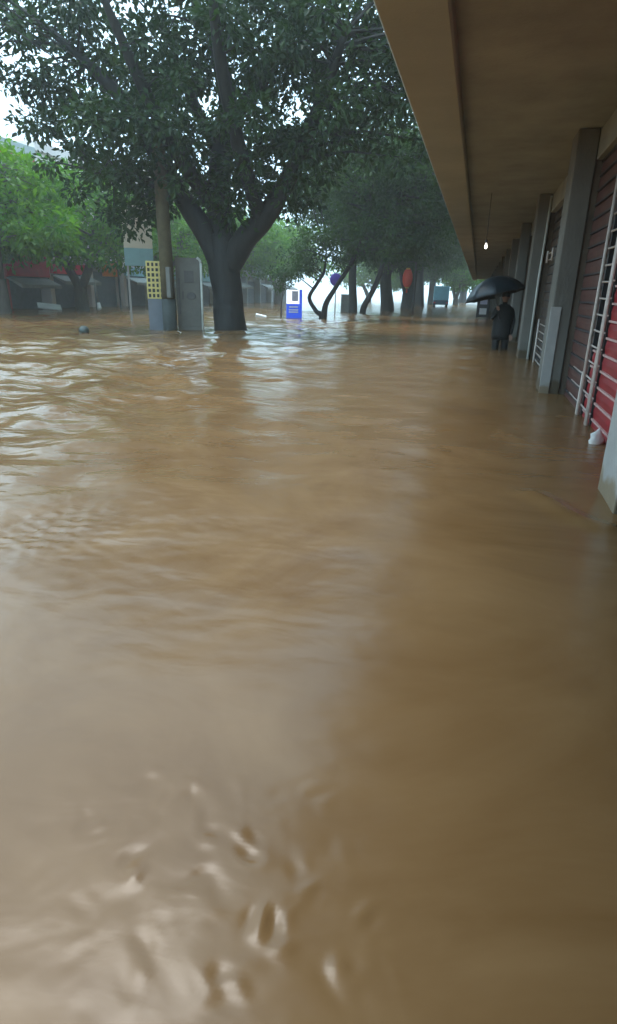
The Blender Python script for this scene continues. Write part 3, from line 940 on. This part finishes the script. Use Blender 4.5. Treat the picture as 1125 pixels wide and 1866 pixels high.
# ------------------------------------------------------------------ floating things
fb = MB().lathe([(.02, -.10), (.10, -.08), (.15, 0), (.145, .07), (.10, .13), (.03, .155)], seg=18).build('floating_ball', 'ball', None, (-11.1, 16.2, .03))
fb.rotation_euler = (.3, .2, 0)
tag(fb, 'dark round ball floating in the street left of the cabinet', 'ball')
wf = MB().box(-.62, .62, -.28, .28, -.03, .03, .01).build('foam_board', 'foam', None, (-23.3, 31.0, .20), R_(45))
wf.rotation_euler = (R_(28), R_(6), R_(45))
tag(wf, 'white board drifting tilted before the grey shopfronts', 'board')
wf = MB().box(-.28, .28, -.18, .18, -.06, .12, .02).build('foam_box', 'foam', None, (-10.7, 30.9, .0), R_(20))
wf.rotation_euler = (R_(8), R_(12), R_(20))
tag(wf, 'pale foam box drifting between ficus trunk and blue sign', 'box')
scr = MB()
scr.lathe([(.02, -.06), (.06, -.04), (.075, .02), (.05, .07), (.055, .10), (.02, .13)], seg=11)
scr.v = [(x * (1 + .3 * math.sin(9 * z * 7 + 5 * x * 20)), y * (.6 + .25 * math.sin(31 * x + 40 * z)), z + .02 * math.sin(50 * x)) for x, y, z in scr.v]
wf = scr.build('foam_scrap', 'foam', None, (1.19, 5.95, .0), R_(30))
tag(wf, 'small white scrap caught at the foot of the red shutter', 'debris')

# ------------------------------------------------------------------ lorry far down the street
tr = thing('flooded_lorry', 'blue lorry standing in the flood far down the street', 'truck', (-4.2, 76, 0), R_(4))
bx('cargo_box', 'truck_blue', tr, -.85, .85, -2.2, 1.6, .75, 2.25, .05)
bx('chassis', 'truck_dark', tr, -.85, .85, -2.25, 3.4, .25, .745, .03)
cbn = bx('cab', 'truck_dark', tr, -.85, .85, 1.75, 3.4, .75, 2.0, .12)
bx('rear_window', 'glass', cbn, -.6, .6, 1.735, 1.749, 1.3, 1.85)
for s in (-.7, .7):
    bx('tail_light', 'sign_red', tr, s - .1, s + .1, -2.28, -2.252, .42, .55)
    for y in (-1.2, 2.6):
        w = MB().lathe([(.3, -.1), (.38, -.08), (.38, .08), (.3, .1)], seg=20).build('wheel', 'tyre', tr)
        w.matrix_local = Matrix.Translation((s, y, -.1)) @ Matrix.Rotation(R_(90), 4, 'Y')

# ------------------------------------------------------------------ shop terrace across the street
def far_building(y0, y1, top, wall, label, fascia, floors, seed, roof=None, xf=-25.0):
    rr = random.Random(seed)
    b = thing('shophouse', label, 'building', (xf, y0, 0), 0, 'shophouses across the street')
    L = y1 - y0 - .02
    bx('wall', wall, b, -12, 0, 0, L, 2.75, top)
    bx('ground_floor_wall', 'grey_wall', b, -12, -.8, 0, L, -.6, 2.747)
    bx('parapet', roof or wall, b, -12.05, .12, -.005, L + .005, top + .003, top + .55, .03)
    nb = max(1, round(L / 4.2)); w = L / nb
    for i in range(nb):
        a = i * w
        bx('pier', wall, b, -.797, .05, a, a + .38, -.6, 2.745)
        s = bx('shutter', 'shutter', b, -.70, -.62, a + .42, a + w - .05, -.6, 2.3)
        for kk in range(12):
            bx('slat', 'shutter', s, -.617, -.60, a + .43, a + w - .06, -.55 + kk * .235, -.36 + kk * .235)
        fm, fz0, fz1 = fascia[i % len(fascia)]
        if fm:
            fs = bx('fascia_sign', fm, b, .055, .22, a + .1, a + w - .1, fz0, fz1, .02)
        if i % 2 == 0:
            aw = MB()
            aw.add([(.05, a + .2, fz0 - .05), (.05, a + w - .2, fz0 - .05), (1.0, a + w - .2, fz0 - .42), (1.0, a + .2, fz0 - .42),
                    (.05, a + .2, fz0 - .11), (.05, a + w - .2, fz0 - .11), (1.0, a + w - .2, fz0 - .60), (1.0, a + .2, fz0 - .60)],
                   [(0, 3, 2, 1), (4, 5, 6, 7), (0, 1, 5, 4), (1, 2, 6, 5), (2, 3, 7, 6), (3, 0, 4, 7)])
            aw.build('awning', 'awning', b)
    fh = (top - 2.9) / floors
    for f in range(floors):
        z = 2.9 + f * fh
        for i in range(nb):
            a = i * w
            for q in (0.28, .72):
                c = a + w * q
                wd = .62
                fr = MB()
                z0, z1 = z + fh * .36, z + fh * .86
                fr.box(.002, .07, c - wd, c - wd + .07, z0, z1).box(.002, .07, c + wd - .07, c + wd, z0, z1)
                fr.box(.002, .07, c - wd + .07, c + wd - .07, z0, z0 + .07).box(.002, .07, c - wd + .07, c + wd - .07, z1 - .07, z1)
                fr.box(.002, .06, c - .025, c + .025, z0 + .07, z1 - .07)
                win = fr.build('window', 'frame', b)
                bx('pane', 'glass', win, .003, .02, c - wd + .07, c - .025, z0 + .07, z1 - .07)
                bx('pane', 'glass', win, .003, .02, c + .025, c + wd - .07, z0 + .07, z1 - .07)
                bx('sill', wall, win, .003, .14, c - wd - .05, c + wd + .05, z0 - .08, z0 - .003)
    return b

far_building(4, 22, 9.2, 'cream_wall', 'cream shophouse beyond the left edge of the view', [('sign_red', 1.9, 2.6)], 2, 1)
far_building(22, 33.5, 8.0, 'brick_red', 'dull red shophouse with red fascia at the left edge', [('sign_red', 1.75, 2.7)], 2, 2, 'grey_wall')
far_building(33.5, 46, 8.4, 'pink_wall', 'pale pink shophouse behind the low forked tree', [('sign_red', 2.0, 2.6), (None, 2.2, 2.6), ('sign_teal', 2.1, 2.7)], 2, 3)
far_building(46, 63, 9.4, 'cream_wall', 'cream shophouse behind the ficus trunk', [('sign_teal', 2.0, 2.7), (None, 2.1, 2.7)], 2, 4)
far_building(63, 85, 8.2, 'grey_wall', 'grey hazy shophouse far down the left side', [(None, 2.1, 2.7)], 2, 5)
tb = far_building(18, 44, 11.6, 'grey_wall', 'taller grey block rising behind the dull red shophouse', [(None, 2.1, 2.7)], 3, 7, None, -38.0)
os_ = thing('orange_sign', 'orange hanging sign on a dark post before the shops', 'sign', (-23.2, 37.8, 0), R_(30))
bx('board', 'sign_orange', os_, -.75, .2, -.06, .06, 1.95, 2.85, .02)
bx('star', 'gold', os_, -.35, .0, -.075, -.0605, 2.15, 2.55, .005)['label'] = 'gold mark on the orange board'
MB().tube([(.25, .1, -.6), (.25, .1, 3.0)], .06, 8).build('post', 'dark_steel', os_)
MB().tube([(-.75, 0, 2.75), (.25, .1, 2.75)], .02, 6).build('bracket', 'dark_steel', os_)
wp = thing('white_bollard', 'pale slanted post with white foot before the grey shopfronts', 'post', (-23.4, 36.0, 0))
MB().tube([(-.15, 0, 1.7), (0, 0, .35)], .05, 8).build('post', 'awning', wp)
MB().tube([(0, 0, .36), (.08, 0, -.3)], [.09, .2], 10).build('foot', 'foam', wp)

# ------------------------------------------------------------------ overhead wires
for i, (zz, xx) in enumerate(((8.2, -12.0), (8.6, -12.3), (7.7, -11.8))):
    pts = [(xx + .02 * t, 10 + t, zz - 1.2 * math.sin(math.pi * (t % 35) / 35)) for t in range(0, 106, 5)]
    w = MB().tube(pts, .016, 5).build('overhead_wire', 'dark_steel')
    tag(w, ('middle', 'highest', 'lowest')[i] + ' of the three wires sagging above the street', 'wire', 'overhead wires')

# ------------------------------------------------------------------ rain haze
hz = MB().box(-120, 60, -45, 330, -3.0, 19.5).build('haze', None)
m = bpy.data.materials.new('rain_haze')
n, l = nodes_of(m)
n.remove(n['Principled BSDF'])
pv = n.new('ShaderNodeVolumePrincipled')
pv.inputs['Color'].default_value = (0.86, 0.93, 0.95, 1)
pv.inputs['Density'].default_value = 0.0018
pv.inputs['Anisotropy'].default_value = 0.2
l.new(pv.outputs[0], n['Material Output'].inputs['Volume'])
hz.data.materials.append(m)
tag(hz, 'thin rain haze over the flooded street', 'haze', None, 'stuff')
